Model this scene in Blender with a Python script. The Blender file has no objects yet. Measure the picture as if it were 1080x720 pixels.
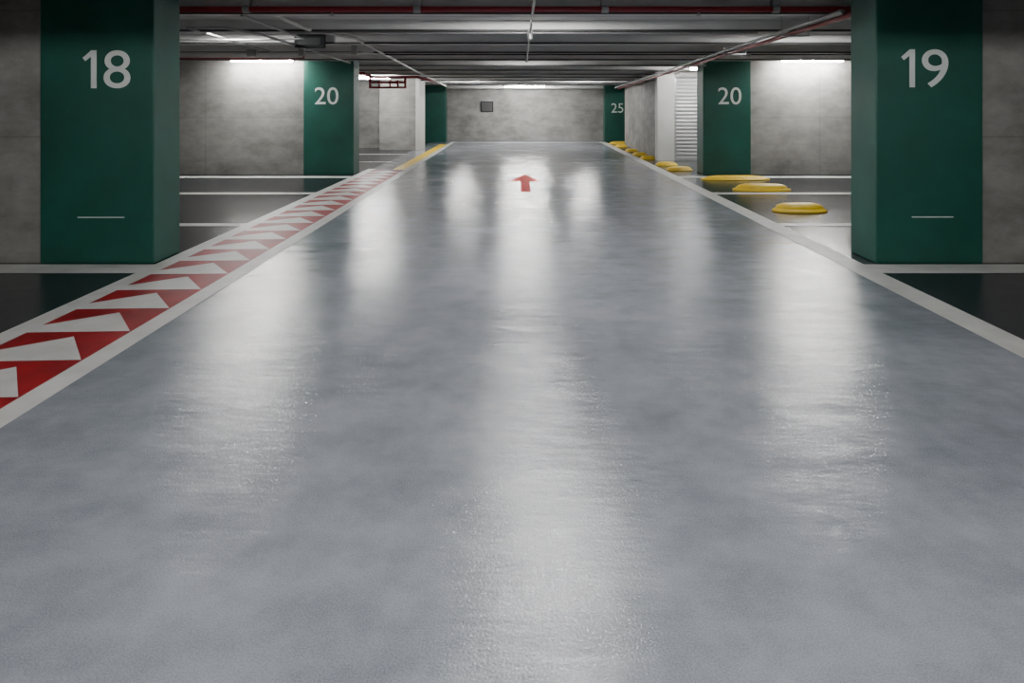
import bpy, bmesh, math
from mathutils import Vector
scene = bpy.context.scene
H = 1.6
def ch(y): return 2.98 - 0.023*y     # ceiling soffit height (slab falls slightly towards the far end)

# ---------------------------------------------------------------- materials
def newmat(name):
    m = bpy.data.materials.new(name); m.use_nodes = True
    nt = m.node_tree; b = nt.nodes['Principled BSDF']
    return m, nt, b
def N(nt, t, **k):
    n = nt.nodes.new(t)
    for a, v in k.items():
        if a in n.inputs: n.inputs[a].default_value = v
        else: setattr(n, a, v)
    return n
def ramp(nt, fac, stops):
    r = nt.nodes.new('ShaderNodeValToRGB')
    cr = r.color_ramp
    while len(cr.elements) < len(stops): cr.elements.new(0.5)
    for e, (p, c) in zip(cr.elements, stops):
        e.position = p; e.color = (c[0], c[1], c[2], 1) if hasattr(c, '__len__') else (c, c, c, 1)
    nt.links.new(fac, r.inputs[0]); return r
def noise(nt, vec, scale, detail=4, rough=.55):
    n = nt.nodes.new('ShaderNodeTexNoise')
    n.inputs['Scale'].default_value = scale; n.inputs['Detail'].default_value = detail
    n.inputs['Roughness'].default_value = rough
    nt.links.new(vec, n.inputs['Vector']); return n
def paint(name, col, rough=.5, var=.12, scale=3, metallic=0, bump=0.05, bscale=60, spec=.5):
    m, nt, b = newmat(name)
    tc = nt.nodes.new('ShaderNodeTexCoord')
    n = noise(nt, tc.outputs['Object'], scale, 6)
    lo = [c*(1-var) for c in col]; hi = [min(1, c*(1+var)) for c in col]
    r = ramp(nt, n.outputs['Fac'], [(.3, lo), (.7, hi)])
    nt.links.new(r.outputs[0], b.inputs['Base Color'])
    b.inputs['Roughness'].default_value = rough; b.inputs['Metallic'].default_value = metallic
    b.inputs['Specular IOR Level'].default_value = spec
    if bump:
        n2 = noise(nt, tc.outputs['Object'], bscale, 3)
        bp = N(nt, 'ShaderNodeBump'); bp.inputs['Strength'].default_value = bump; bp.inputs['Distance'].default_value = .01
        nt.links.new(n2.outputs['Fac'], bp.inputs['Height']); nt.links.new(bp.outputs[0], b.inputs['Normal'])
    return m
def emis(name, col, s):
    m, nt, b = newmat(name)
    b.inputs['Base Color'].default_value = (.9, .9, .9, 1)
    b.inputs['Emission Color'].default_value = (*col, 1); b.inputs['Emission Strength'].default_value = s
    return m
def concrete(name, dark, light):
    m, nt, b = newmat(name)
    tc = nt.nodes.new('ShaderNodeTexCoord'); o = tc.outputs['Object']
    n1 = noise(nt, o, .9, 8, .6)
    mp = N(nt, 'ShaderNodeMapping'); mp.inputs['Scale'].default_value = (1.0, 1.0, 2.0)
    nt.links.new(o, mp.inputs[0]); n2 = noise(nt, mp.outputs[0], 2.0, 7, .68)
    add = N(nt, 'ShaderNodeMath', operation='ADD'); nt.links.new(n1.outputs['Fac'], add.inputs[0]); nt.links.new(n2.outputs['Fac'], add.inputs[1])
    hf = N(nt, 'ShaderNodeMath', operation='MULTIPLY'); hf.inputs[1].default_value = .5; nt.links.new(add.outputs[0], hf.inputs[0])
    r = ramp(nt, hf.outputs[0], [(.36, dark), (.64, light)])
    sep = N(nt, 'ShaderNodeSeparateXYZ'); nt.links.new(o, sep.inputs[0])
    ad = N(nt, 'ShaderNodeMath', operation='ADD'); nt.links.new(sep.outputs[0], ad.inputs[0]); nt.links.new(sep.outputs[1], ad.inputs[1])
    cb = N(nt, 'ShaderNodeCombineXYZ'); nt.links.new(ad.outputs[0], cb.inputs[0]); nt.links.new(sep.outputs[2], cb.inputs[1])
    br = N(nt, 'ShaderNodeTexBrick'); br.offset = 0
    for k, v in (('Scale', 1), ('Mortar Size', .012), ('Mortar Smooth', .5), ('Brick Width', 2.7), ('Row Height', 1.25)): br.inputs[k].default_value = v
    nt.links.new(cb.outputs[0], br.inputs['Vector'])
    mx = N(nt, 'ShaderNodeMix', data_type='RGBA'); mx.blend_type = 'MIX'
    fm = N(nt, 'ShaderNodeMath', operation='MULTIPLY'); fm.inputs[1].default_value = .3
    nt.links.new(br.outputs['Fac'], fm.inputs[0]); nt.links.new(fm.outputs[0], mx.inputs[0])
    nt.links.new(r.outputs[0], mx.inputs[6]); mx.inputs[7].default_value = (dark[0]*.6, dark[1]*.6, dark[2]*.6, 1)
    nt.links.new(mx.outputs[2], b.inputs['Base Color'])
    b.inputs['Roughness'].default_value = .75
    n3 = noise(nt, o, 25, 5)
    bp = N(nt, 'ShaderNodeBump'); bp.inputs['Strength'].default_value = .25; bp.inputs['Distance'].default_value = .02
    nt.links.new(n3.outputs['Fac'], bp.inputs['Height']); nt.links.new(bp.outputs[0], b.inputs['Normal'])
    return m
def epoxy(name, dark, light, r0, r1, bump, wave=11):
    m, nt, b = newmat(name)
    tc = nt.nodes.new('ShaderNodeTexCoord'); o = tc.outputs['Object']
    n1 = noise(nt, o, 1.1, 6, .62); n2 = noise(nt, o, 3.8, 7, .65); n5 = noise(nt, o, 170, 2, .6)
    mm = N(nt, 'ShaderNodeMix'); mm.inputs[0].default_value = .45
    nt.links.new(n1.outputs['Fac'], mm.inputs[2]); nt.links.new(n2.outputs['Fac'], mm.inputs[3])
    m2 = N(nt, 'ShaderNodeMix'); m2.inputs[0].default_value = .38
    nt.links.new(mm.outputs[0], m2.inputs[2]); nt.links.new(n5.outputs['Fac'], m2.inputs[3])
    r = ramp(nt, m2.outputs[0], [(.38, dark), (.62, light)])
    nt.links.new(r.outputs[0], b.inputs['Base Color'])
    rr = ramp(nt, mm.outputs[0], [(.38, r0), (.62, r1)])
    nt.links.new(rr.outputs[0], b.inputs['Roughness'])
    b.inputs['Specular IOR Level'].default_value = .5
    n3 = noise(nt, o, 110, 3, .6)
    mp = N(nt, 'ShaderNodeMapping'); mp.inputs['Scale'].default_value = (.5, 1.4, 1)
    nt.links.new(o, mp.inputs[0])
    n4 = noise(nt, mp.outputs[0], 2.6, 4, .5)      # squeegee waves in the coating
    a = N(nt, 'ShaderNodeMath', operation='MULTIPLY_ADD'); a.inputs[1].default_value = wave
    nt.links.new(n4.outputs['Fac'], a.inputs[0]); nt.links.new(n3.outputs['Fac'], a.inputs[2])
    bp = N(nt, 'ShaderNodeBump'); bp.inputs['Strength'].default_value = bump; bp.inputs['Distance'].default_value = .0042
    nt.links.new(a.outputs[0], bp.inputs['Height']); nt.links.new(bp.outputs[0], b.inputs['Normal'])
    return m

M_lane = epoxy('lane_epoxy', (.185, .20, .235), (.365, .385, .43), .07, .23, .34)
M_bay = epoxy('bay_epoxy', (.020, .023, .028), (.038, .042, .049), .12, .22, .22, 5)
M_conc = concrete('wall_concrete', (.15, .146, .138), (.35, .342, .325))
M_green = paint('green_wall_paint', (.004, .078, .055), .5, .22, 1.6, bump=.15, bscale=20)
M_white = paint('white_line_paint', (.62, .62, .60), .45, .12, 4, spec=.3)
M_num = paint('number_paint', (.72, .76, .74), .5, .06, 6)
M_red = paint('red_line_paint', (.27, .009, .013), .5, .25, 4, spec=.25)
M_arrow = paint('arrow_red_paint', (.80, .025, .02), .6, .05, 4, spec=.1)
M_yellow = paint('yellow_paint', (.88, .60, .03), .45, .08, 6)
M_ceil = paint('ceiling_slab', (.60, .60, .59), .8, .1, 1.5)
M_rib = paint('ceiling_beam_paint', (.64, .64, .63), .7, .1, 1.5)
M_joint = paint('joint_dark', (.05, .05, .05), .7, .1, 1.5)
M_redpipe = paint('sprinkler_pipe_red', (.24, .010, .018), .35, .1, 5)
M_grey = paint('galvanised', (.36, .36, .36), .4, .1, 8, metallic=.4)
M_pipew = paint('pipe_white', (.55, .55, .53), .4, .1, 8)
M_dark = paint('dark_plastic', (.012, .013, .015), .6, .1, 8, spec=.2)
M_shut = paint('shutter_grey', (.42, .43, .43), .4, .06, 3, metallic=.2)
M_wwhite = paint('white_wall_paint', (.6, .6, .58), .6, .08, 2)
M_tube = emis('tube_glow', (1, .985, .965), 240)
M_tube_hi = emis('tube_glow_bright', (1, .985, .96), 380)  # same tube, stronger emission than the base one
M_tube_wall = emis('tube_glow_wallwash', (1, .98, .95), 500)
M_tube_lo = emis('tube_glow_dim', (1, .98, .955), 110)  # same tube with its emission turned down

# ---------------------------------------------------------------- helpers
def link(o, parent=None):
    scene.collection.objects.link(o)
    if parent: o.parent = parent
    return o
def mesh_obj(name, verts, faces, mats, fm=None, parent=None, smooth=False):
    me = bpy.data.meshes.new(name); me.from_pydata([tuple(v) for v in verts], [], faces)
    for m in (mats if isinstance(mats, list) else [mats]): me.materials.append(m)
    if fm:
        for p, i in zip(me.polygons, fm): p.material_index = i
    if smooth:
        for p in me.polygons: p.use_smooth = True
    me.update()
    return link(bpy.data.objects.new(name, me), parent)
class B:
    def __init__(s): s.v = []; s.f = []; s.m = []
    def hexa(s, pts, mi=0):
        i = len(s.v); s.v += pts
        for q in ((0,3,2,1),(4,5,6,7),(0,1,5,4),(1,2,6,5),(2,3,7,6),(3,0,4,7)):
            s.f.append(tuple(i+k for k in q)); s.m.append(mi)
    def box(s, x0, x1, y0, y1, z0, z1, mi=0, z1b=None, z0b=None):
        zb = z1 if z1b is None else z1b; za = z0 if z0b is None else z0b
        s.hexa([(x0,y0,z0),(x1,y0,z0),(x1,y1,za),(x0,y1,za),(x0,y0,z1),(x1,y0,z1),(x1,y1,zb),(x0,y1,zb)], mi)
    def poly(s, pts, z, mi=0):
        i = len(s.v); s.v += [(p[0], p[1], z) for p in pts]; s.f.append(tuple(range(i, i+len(pts)))); s.m.append(mi)
    def rect(s, x0, x1, y0, y1, z, mi=0): s.poly([(x0,y0),(x1,y0),(x1,y1),(x0,y1)], z, mi)
    def cyl(s, a, b, r, n=10, mi=0):
        a = Vector(a); b = Vector(b); d = (b-a).normalized()
        u = d.orthogonal().normalized(); w = d.cross(u); i = len(s.v)
        for c in (a, b):
            for k in range(n):
                t = 2*math.pi*k/n; s.v.append(tuple(c + r*(math.cos(t)*u + math.sin(t)*w)))
        for k in range(n):
            s.f.append((i+k, i+(k+1)%n, i+n+(k+1)%n, i+n+k)); s.m.append(mi)
        s.f.append(tuple(i+k for k in range(n-1,-1,-1))); s.m.append(mi)
        s.f.append(tuple(i+n+k for k in range(n))); s.m.append(mi)
    def obj(s, name, mats, parent=None, bevel=0):
        o = mesh_obj(name, s.v, s.f, mats, s.m, parent)
        if bevel:
            md = o.modifiers.new('bevel', 'BEVEL'); md.width = bevel; md.segments = 2; md.limit_method = 'ANGLE'
        return o
def pipe(name, pts, r, mat, parent=None):
    cu = bpy.data.curves.new(name, 'CURVE'); cu.dimensions = '3D'; cu.bevel_depth = r; cu.bevel_resolution = 3; cu.use_fill_caps = True
    sp = cu.splines.new('POLY'); sp.points.add(len(pts)-1)
    for p, q in zip(sp.points, pts): p.co = (*q, 1)
    cu.materials.append(mat)
    o = bpy.data.objects.new(name, cu); link(o)
    dg = bpy.context.evaluated_depsgraph_get()
    me = bpy.data.meshes.new_from_object(o.evaluated_get(dg)); bpy.data.objects.remove(o)
    for p in me.polygons: p.use_smooth = True
    return link(bpy.data.objects.new(name, me), parent)
def empty(name, loc=(0,0,0)):
    e = bpy.data.objects.new(name, None); e.empty_display_size = .2; return link(e)
def text(name, s, x0, x1, z0, z1, y, mat, parent):
    if s[0] == '1':       # numeral one with a flag, then the second digit
        w = x1-x0; h = z1-z0; a = x0; c = x0+w*.29; st = w*.115
        pts = [(c-st, z0), (c, z0), (c, z1), (c-st*.95, z1), (a, z1-h*.20), (a+w*.055, z1-h*.285), (c-st, z1-h*.165)]
        vs = [(p[0], y-.004, p[1]) for p in pts] + [(p[0], y, p[1]) for p in pts]
        n = len(pts); fs = [tuple(range(n))] + [(i, i+n, (i+1) % n+n, (i+1) % n) for i in range(n)]
        mesh_obj(name+'_one', vs, fs, mat, parent=parent)
        s = s[1:]; x0 = x0+w*.44
    cu = bpy.data.curves.new(name, 'FONT'); cu.body = s; cu.extrude = .002; cu.offset = .0
    o = bpy.data.objects.new(name, cu); link(o); bpy.context.view_layer.update()
    dg = bpy.context.evaluated_depsgraph_get()
    me = bpy.data.meshes.new_from_object(o.evaluated_get(dg)); bpy.data.objects.remove(o)
    xs = [v.co.x for v in me.vertices]; ys = [v.co.y for v in me.vertices]
    ax, bx, ay, by = min(xs), max(xs), min(ys), max(ys)
    for v in me.vertices:
        c = v.co.copy()
        v.co = (x0+(c.x-ax)/(bx-ax)*(x1-x0), y-.001-c.z, z0+(c.y-ay)/(by-ay)*(z1-z0))
    me.materials.clear(); me.materials.append(mat)
    return link(bpy.data.objects.new(name, me), parent)

# ---------------------------------------------------------------- shell
Y0, Y1, XW = -6.0, 28.1, 13.0
b = B()
b.rect(-3.5, 3.3, Y0, Y1, 0, 0); b.rect(-XW, -3.5, Y0, Y1, 0, 1); b.rect(3.3, XW, Y0, Y1, 0, 1)
FLOOR = b.obj('floor', [M_lane, M_bay])

PITCH = 1.64
def rib(i): return -5.06 + PITCH*i        # front face of main downstand rib i
b = B()
b.box(-XW, XW, Y0, Y1, ch(Y0), ch(Y0)+.2, 0, z1b=ch(Y1)+.2, z0b=ch(Y1))
for i in range(21):
    y = rib(i)
    if y+.2 < Y1:
        b.box(-XW, XW, y, y+.2, ch(y)-.16, ch(y)+.01, 1, z1b=ch(y+.2)+.01, z0b=ch(y+.2)-.16)
        b.box(-XW, XW, y-.02, y, ch(y)-.165, ch(y)-.135, 2)
    y += PITCH*.55
    if y+.12 < Y1:
        b.box(-XW, XW, y, y+.12, ch(y)-.055, ch(y)+.01, 1, z1b=ch(y+.12)+.01, z0b=ch(y+.12)-.055)
        b.box(-XW, XW, y-.015, y, ch(y)-.059, ch(y)-.035, 2)
b.obj('ceiling', [M_ceil, M_rib, M_joint])

def wall(name, x0, x1, y0, y1, mat=M_conc):
    b = B(); b.box(x0, x1, y0, y1, 0, ch(y0)-.0, 0, z1b=ch(y1)); return b.obj(name, mat)
wall('wall_far', -XW, XW, Y1, Y1+.2)
wall('wall_back', -XW, XW, Y0-.2, Y0)
wall('wall_left', -XW-.2, -XW, Y0, Y1)
wall('wall_right', XW, XW+.2, Y0, Y1)
wall('wall_partition_left_near', -XW, -4.735, 6.77, 7.20)
wall('wall_partition_right_near', 4.575, XW, 6.77, 7.20)
wall('wall_partition_left_mid', -XW, -4.737, 15.0, 15.40)
wall('wall_partition_right_mid', 5.07, XW, 15.0, 15.40)
wall('wall_recess_left', -XW, -4.62, 23.5, 23.8)
wall('wall_stub_left', -4.62, -3.42, 22.5, 23.8)
wall('trim_wall_end_left', -3.42, -3.30, 22.46, 23.8, M_wwhite)
wall('wall_side_right', 3.85, 4.1, 18.75, 25.0)
wall('wall_shutter_pier', 3.72, 4.17, 18.4, 18.75, M_wwhite)
wall('wall_shutter_right', 7.0, XW, 18.4, 18.75)
b = B(); b.box(4.17, 7.0, 18.4, 18.75, 2.25, ch(18.4), 0, z1b=ch(18.75)); b.obj('wall_shutter_header', M_conc)
b = B(); b.box(-XW, XW, 27.3, 27.55, 2.12, ch(27.3), 0, z1b=ch(27.55)); b.obj('trim_far_beam', M_rib)

# roller shutter door
vs, fs = [], []
zz = 0.02; prof = []
while zz < 2.25:
    for dz, dy in ((0, 0), (.012, -.018), (.055, -.028), (.085, -.018), (.095, 0)):
        prof.append((zz+dz, dy))
    zz += .1
for (pz, dy) in prof:
    vs += [(4.22, 18.55+dy, pz), (6.95, 18.55+dy, pz)]
for i in range(len(prof)-1): fs.append((2*i, 2*i+1, 2*i+3, 2*i+2))
d = empty('door_1')
mesh_obj('slat_curtain', vs, fs, M_shut, parent=d)
b = B(); b.box(4.17, 4.24, 18.45, 18.62, 0, 2.25); b.box(6.93, 7.0, 18.45, 18.62, 0, 2.25); b.box(4.24, 6.93, 18.5, 18.6, 0, .06)
b.obj('guide_rails', M_grey, d)

# ---------------------------------------------------------------- pillars
def pillar(x0, x1, y0, y1, label, tx, tz, dash=None):
    e = empty('numbered_pillar')
    b = B(); b.box(x0, x1, y0, y1, 0, ch(y0)-.0, 0, z1b=ch(y1)); b.obj('shaft', M_green, e, .012)
    if label: text('number', label, tx[0], tx[1], tz[0], tz[1], y0-.001, M_num, e)
    if dash:
        b = B(); b.box(dash[0], dash[1], y0-.004, y0-.0005, dash[2], dash[2]+.010); b.obj('level_mark', M_num, e)
    return e
pillar(-4.735, -3.61, 6.737, 7.26, '18', (-4.31,-3.84), (1.73,2.105), (-4.36,-3.90,.452))
pillar(3.52, 4.575, 6.737, 7.26, '19', (3.765,4.23), (1.74,2.115), (3.87,4.28,.456))
pillar(-4.737, -3.636, 14.96, 15.48, '20', (-4.49,-3.97), (1.535,1.91))
pillar(4.02, 5.07, 14.96, 15.48, '20', (4.35,4.86), (1.535,1.91))
pillar(-3.87, -2.90, 26.8, 27.3, '', 0, 0)
pillar(3.35, 4.22, 26.8, 27.3, '25', (3.6,4.07), (1.16,1.53))

# ---------------------------------------------------------------- floor markings
Z = .003
def stripe(name, x0, x1, y0, y1, mat=M_white, z=Z, parent=None):
    b = B(); b.rect(x0, x1, y0, y1, z); b.obj(name, mat, parent)
stripe('lane_edge_line', -2.70, -2.54, Y0, 27, parent=FLOOR)
stripe('lane_edge_line', -3.58, -3.41, Y0, 16.2, parent=FLOOR)
stripe('lane_edge_line', 3.14, 3.38, Y0, 27, parent=FLOOR)
stripe('lane_end_line', -2.54, 3.14, 26.5, 26.75, parent=FLOOR)
for (ya, yb) in ((1.2,1.34),(3.8,3.94),(6.36,6.70),(8.76,8.96),(11.75,12.0),(14.3,14.6)):
    stripe('parking_bay_line', -12.9, -3.58, ya, yb); stripe('parking_bay_line', 3.38, 12.9, ya, yb)
for ya in (18.0, 20.6): stripe('parking_bay_line', -12.9, -3.4, ya, ya+.14)
b = B()
b.rect(-3.41, -2.70, Y0, 16.0, Z-.001, 0)
yb = 3.69-.53*18
while yb < 15.5:
    b.poly([(-3.41,yb-.03),(-2.71,yb),(-3.03,yb+.42),(-3.41,yb+.12)], Z+.001, 1)
    yb += .53
b.obj('hazard_band_marking', [M_red, M_white])
stripe('yellow_lane_line', -2.98, -2.70, 16.0, 25.5, M_yellow)
b = B(); b.poly([(.02,12.1),(.20,12.1),(.20,13.7),(.42,13.7),(.11,14.95),(-.20,13.7),(.02,13.7)], Z); b.obj('direction_arrow_marking', M_arrow)

# ---------------------------------------------------------------- yellow kerbs
def kerb(cx, cy, L, W=.32, hgt=.11, rot=0):
    n = 48; rings = [(0, 0), (0, .16), (.03, .24), (.12, .30), (.17, .40)]
    for q in range(1, 8):
        t = q/7*math.pi/2
        rings.append((.17+.66*(1-math.cos(t)), .40+.60*math.sin(t)))
    vs, fs = [], []
    for (ins, h) in rings:
        for k in range(n):
            t = 2*math.pi*k/n; c, si = math.cos(t), math.sin(t)
            px = (L/2)*(1-ins*.72)*math.copysign(abs(c)**.8, c)
            py = (W/2)*(1-ins)*math.copysign(abs(si)**.9, si)
            vs.append((px, py, h*hgt))
    for r in range(len(rings)-1):
        for k in range(n):
            fs.append((r*n+k, r*n+(k+1)%n, (r+1)*n+(k+1)%n, (r+1)*n+k))
    fs.append(tuple((len(rings)-1)*n+k for k in range(n)))
    o = mesh_obj('yellow_parking_kerb', vs, fs, M_yellow, smooth=True)
    o.location = (cx, cy, .004); o.rotation_euler = (0, 0, rot)
for (cx, cy, L, hh) in ((4.08,9.95,.78,.12),(4.36,12.3,1.04,.12),(4.42,14.0,1.42,.08),(3.72,15.9,.62,.09),(3.68,17.1,.56,.09),
                    (3.57,19.0,.44,.09),(3.57,20.3,.44,.09),(3.58,21.8,.42,.09),(3.57,24.0,.45,.09),(3.9,25.8,1.1,.09)):
    kerb(cx, cy, L, .42, hh)

# ---------------------------------------------------------------- lights
def batten(cx, cy, drop=.0, L=1.5, mat=None):
    z = ch(cy) - drop
    e = empty('fluorescent_batten_light')
    b = B(); h = L/2
    b.box(cx-h, cx+h, cy-.06, cy+.06, z-.03, z+.0); a = (cx-h+.04, cy, z-.062); c = (cx+h-.04, cy, z-.062)
    b.box(cx-h, cx-h+.035, cy-.03, cy+.03, z-.092, z-.03); b.box(cx+h-.035, cx+h, cy-.03, cy+.03, z-.092, z-.03)
    b.obj('housing', M_pipew, e)
    if drop > .03:
        b = B(); b.cyl((cx-.4*h, cy, z), (cx-.4*h, cy, ch(cy)), .006); b.cyl((cx+.4*h, cy, z), (cx+.4*h, cy, ch(cy)), .006); b.obj('hangers', M_grey, e)
    b = B(); b.cyl(a, c, .027, 8); b.obj('tube', mat or M_tube, e)
def lg(i, g): return rib(i)+.2+g     # mounted between the ribs, g metres behind rib i
batten(-5.55, 14.72, .10, 1.4, M_tube_wall); batten(6.3, 14.72, .10, 1.4, M_tube_wall)
batten(-4.35, lg(9,.28), 0, .6); batten(4.5, lg(9,.28), 0, .6)
batten(.3, lg(6,1.15), 0, .8, M_tube_hi); batten(.2, lg(8,.25), 0, .8)
batten(.2, 26.3, .14, 1.6, M_tube_hi)
batten(-1.95, lg(17,.5), 0, .7, M_tube_hi); batten(2.2, lg(17,.5), 0, .7, M_tube_hi)
batten(-4.6, 20.9, .12, 1.3, M_tube_hi)
batten(.15, lg(3,.3), 0, 1.5, M_tube_hi)
batten(-4.5, lg(3,.3), 0, 1.5); batten(4.5, lg(3,.3), 0, 1.5)  # out-of-view side pair, added as ambient fill for the near end
batten(.15, lg(12,.5), 0, .9, M_tube_lo)
batten(5.0, 17.2, .1)

# ---------------------------------------------------------------- pipes & services
e = empty('sprinkler_pipework')
zc = 2.70
pipe('cross_main', [(-12.5,8.0,zc-.02),(12.5,8.0,zc-.02)], .036, M_redpipe, e)
b = B()
for x in (-3.2,-1.2,1.0,3.0):
    b.box(x-.05, x+.05, 7.96, 8.04, zc+.02, ch(8)+0.0); b.cyl((x-.04,8,zc-.02),(x+.04,8,zc-.02),.046,12)
b.obj('brackets', M_grey, e)
R = [(3.62, yy, ch(yy)-.26-.004*(yy-7)) for yy in (7.4, 12, 18, 25)]
pipe('branch_right_red', R, .03, M_redpipe, e)
pipe('branch_right_grey', [(p[0]-.12, p[1], p[2]+.03) for p in R], .022, M_grey, e)
pipe('branch_right_white', [(p[0]+.13, p[1], p[2]+.05) for p in R], .022, M_pipew, e)
b = B()
for yy in (9, 11.5, 14, 16.5, 19, 21.5):
    z = ch(yy)-.26-.004*(yy-7)
    b.box(3.44, 3.82, yy-.015, yy+.015, z-.05, z-.03); b.cyl((3.45,yy,z-.04),(3.45,yy,ch(yy)),.006); b.cyl((3.81,yy,z-.04),(3.81,yy,ch(yy)),.006)
b.obj('trapeze_hangers', M_grey, e)
pipe('branch_left', [(-3.1,8.0,2.72),(-3.0,9.6,2.62),(-2.6,10.8,2.60),(-2.6,16,2.40),(-2.6,24,2.14)], .025, M_pipew, e)
pipe('riser_header', [(-6.0,18.4,2.36),(-4.2,18.4,2.36),(-4.0,18.4,2.26),(-2.75,18.4,2.26),(-2.6,21.0,2.2)], .04, M_redpipe, e)
pipe('riser_drop', [(-4.05,18.5,2.34),(-4.05,18.5,1.98),(-3.1,18.5,1.98),(-3.1,18.5,2.26)], .04, M_redpipe, e)
pipe('riser_mid', [(-4.05,18.5,2.12),(-3.1,18.5,2.12)], .035, M_redpipe, e)
b = B()
for x in (-3.8,-3.5,-3.3):
    b.cyl((x-.03,18.5,2.12),(x+.03,18.5,2.12),.065,12); b.cyl((x,18.5,2.12),(x,18.5,1.98),.03)
b.obj('valves', M_redpipe, e)
b = B()   # pendent sprinkler heads on the cross main
for x in (-2.2, 2.1):
    b.cyl((x,8,zc-.05),(x,8,zc-.09),.012); b.cyl((x,8,zc-.09),(x,8,zc-.096),.032,14)
b.obj('sprinkler_heads', M_grey, e)

e = empty('ceiling_conduit')
pipe('centre_run', [(.15,6.9,ch(6.9)-.18),(.15,14.5,ch(14.5)-.18)], .016, M_grey, e)
b = B(); b.cyl((.15,9.7,ch(9.7)-.27),(.15,9.7,ch(9.7)-.13),.04,12); b.cyl((.15,14.5,ch(14.5)-.22),(.15,14.5,ch(14.5)),.03,12)
b.obj('junction_box', M_grey, e)
pipe('left_run_a', [(-8,10.4,2.54),(-3.6,10.4,2.54),(-3.3,10.4,2.56),(-3.3,8.1,2.62)], .016, M_grey, e)
pipe('left_run_b', [(-8,12.6,2.49),(-3.0,12.6,2.49),(-2.7,12.6,2.52)], .018, M_pipew, e)
pipe('left_run_c', [(-8,13.6,2.46),(-4.3,13.6,2.46),(-4.3,13.6,2.66)], .014, M_redpipe, e)
pipe('left_run_d', [(-4.55,7.4,2.66),(-4.55,12.6,2.51)], .016, M_grey, e)
pipe('left_run_e', [(-8,9.3,2.60),(-4.0,9.3,2.60),(-3.7,9.8,2.56),(-3.7,14.9,2.44)], .02, M_grey, e)
pipe('cross_run_f', [(-3.3,9.75,2.58),(3.4,9.75,2.58)], .014, M_grey, e)
pipe('cross_run_g', [(-2.6,13.1,2.50),(6.5,13.1,2.50)], .014, M_dark, e)
b = B(); b.box(-5.0,-4.85,12.5,12.6,2.42,2.55); b.box(-4.05,-3.95,12.5,12.6,2.44,2.66)
b.box(-3.1,-3.0,12.56,12.64,2.46,2.7); b.box(4.3,4.42,13.05,13.15,2.46,2.66); b.obj('boxes', M_grey, e)
e = empty('hanging_exit_sign')
b = B(); b.box(-3.70,-3.20,11.20,11.27,2.48,2.70); b.obj('case', M_dark, e, .01)
b = B(); b.box(-3.64,-3.26,11.194,11.2,2.53,2.65); b.obj('face', paint('sign_face', (.03,.035,.035), .6, spec=.2), e)
b = B(); b.cyl((-3.63,11.235,2.70),(-3.63,11.235,ch(11.235)),.008); b.cyl((-3.27,11.235,2.70),(-3.27,11.235,ch(11.235)),.008); b.obj('rods', M_grey, e)
e = empty('wall_notice_board')
b = B(); b.box(-1.6,-1.08,28.04,28.1,1.17,1.60); b.obj('frame', M_dark, e)
b = B(); b.box(-1.56,-1.12,28.03,28.04,1.21,1.56); b.obj('panel', M_joint, e)

# ---------------------------------------------------------------- world + camera
w = bpy.data.worlds.new('World'); scene.world = w; w.use_nodes = True
w.node_tree.nodes['Background'].inputs[0].default_value = (.05,.055,.06,1)
cam = bpy.data.cameras.new('Camera'); co = bpy.data.objects.new('Camera', cam); scene.collection.objects.link(co)
co.location = (0, 0, H); co.rotation_euler = (math.radians(90), 0, 0)
cam.sensor_width = 36; cam.lens = 24
cam.shift_x = -8/1080; cam.shift_y = -253/1080
scene.camera = co
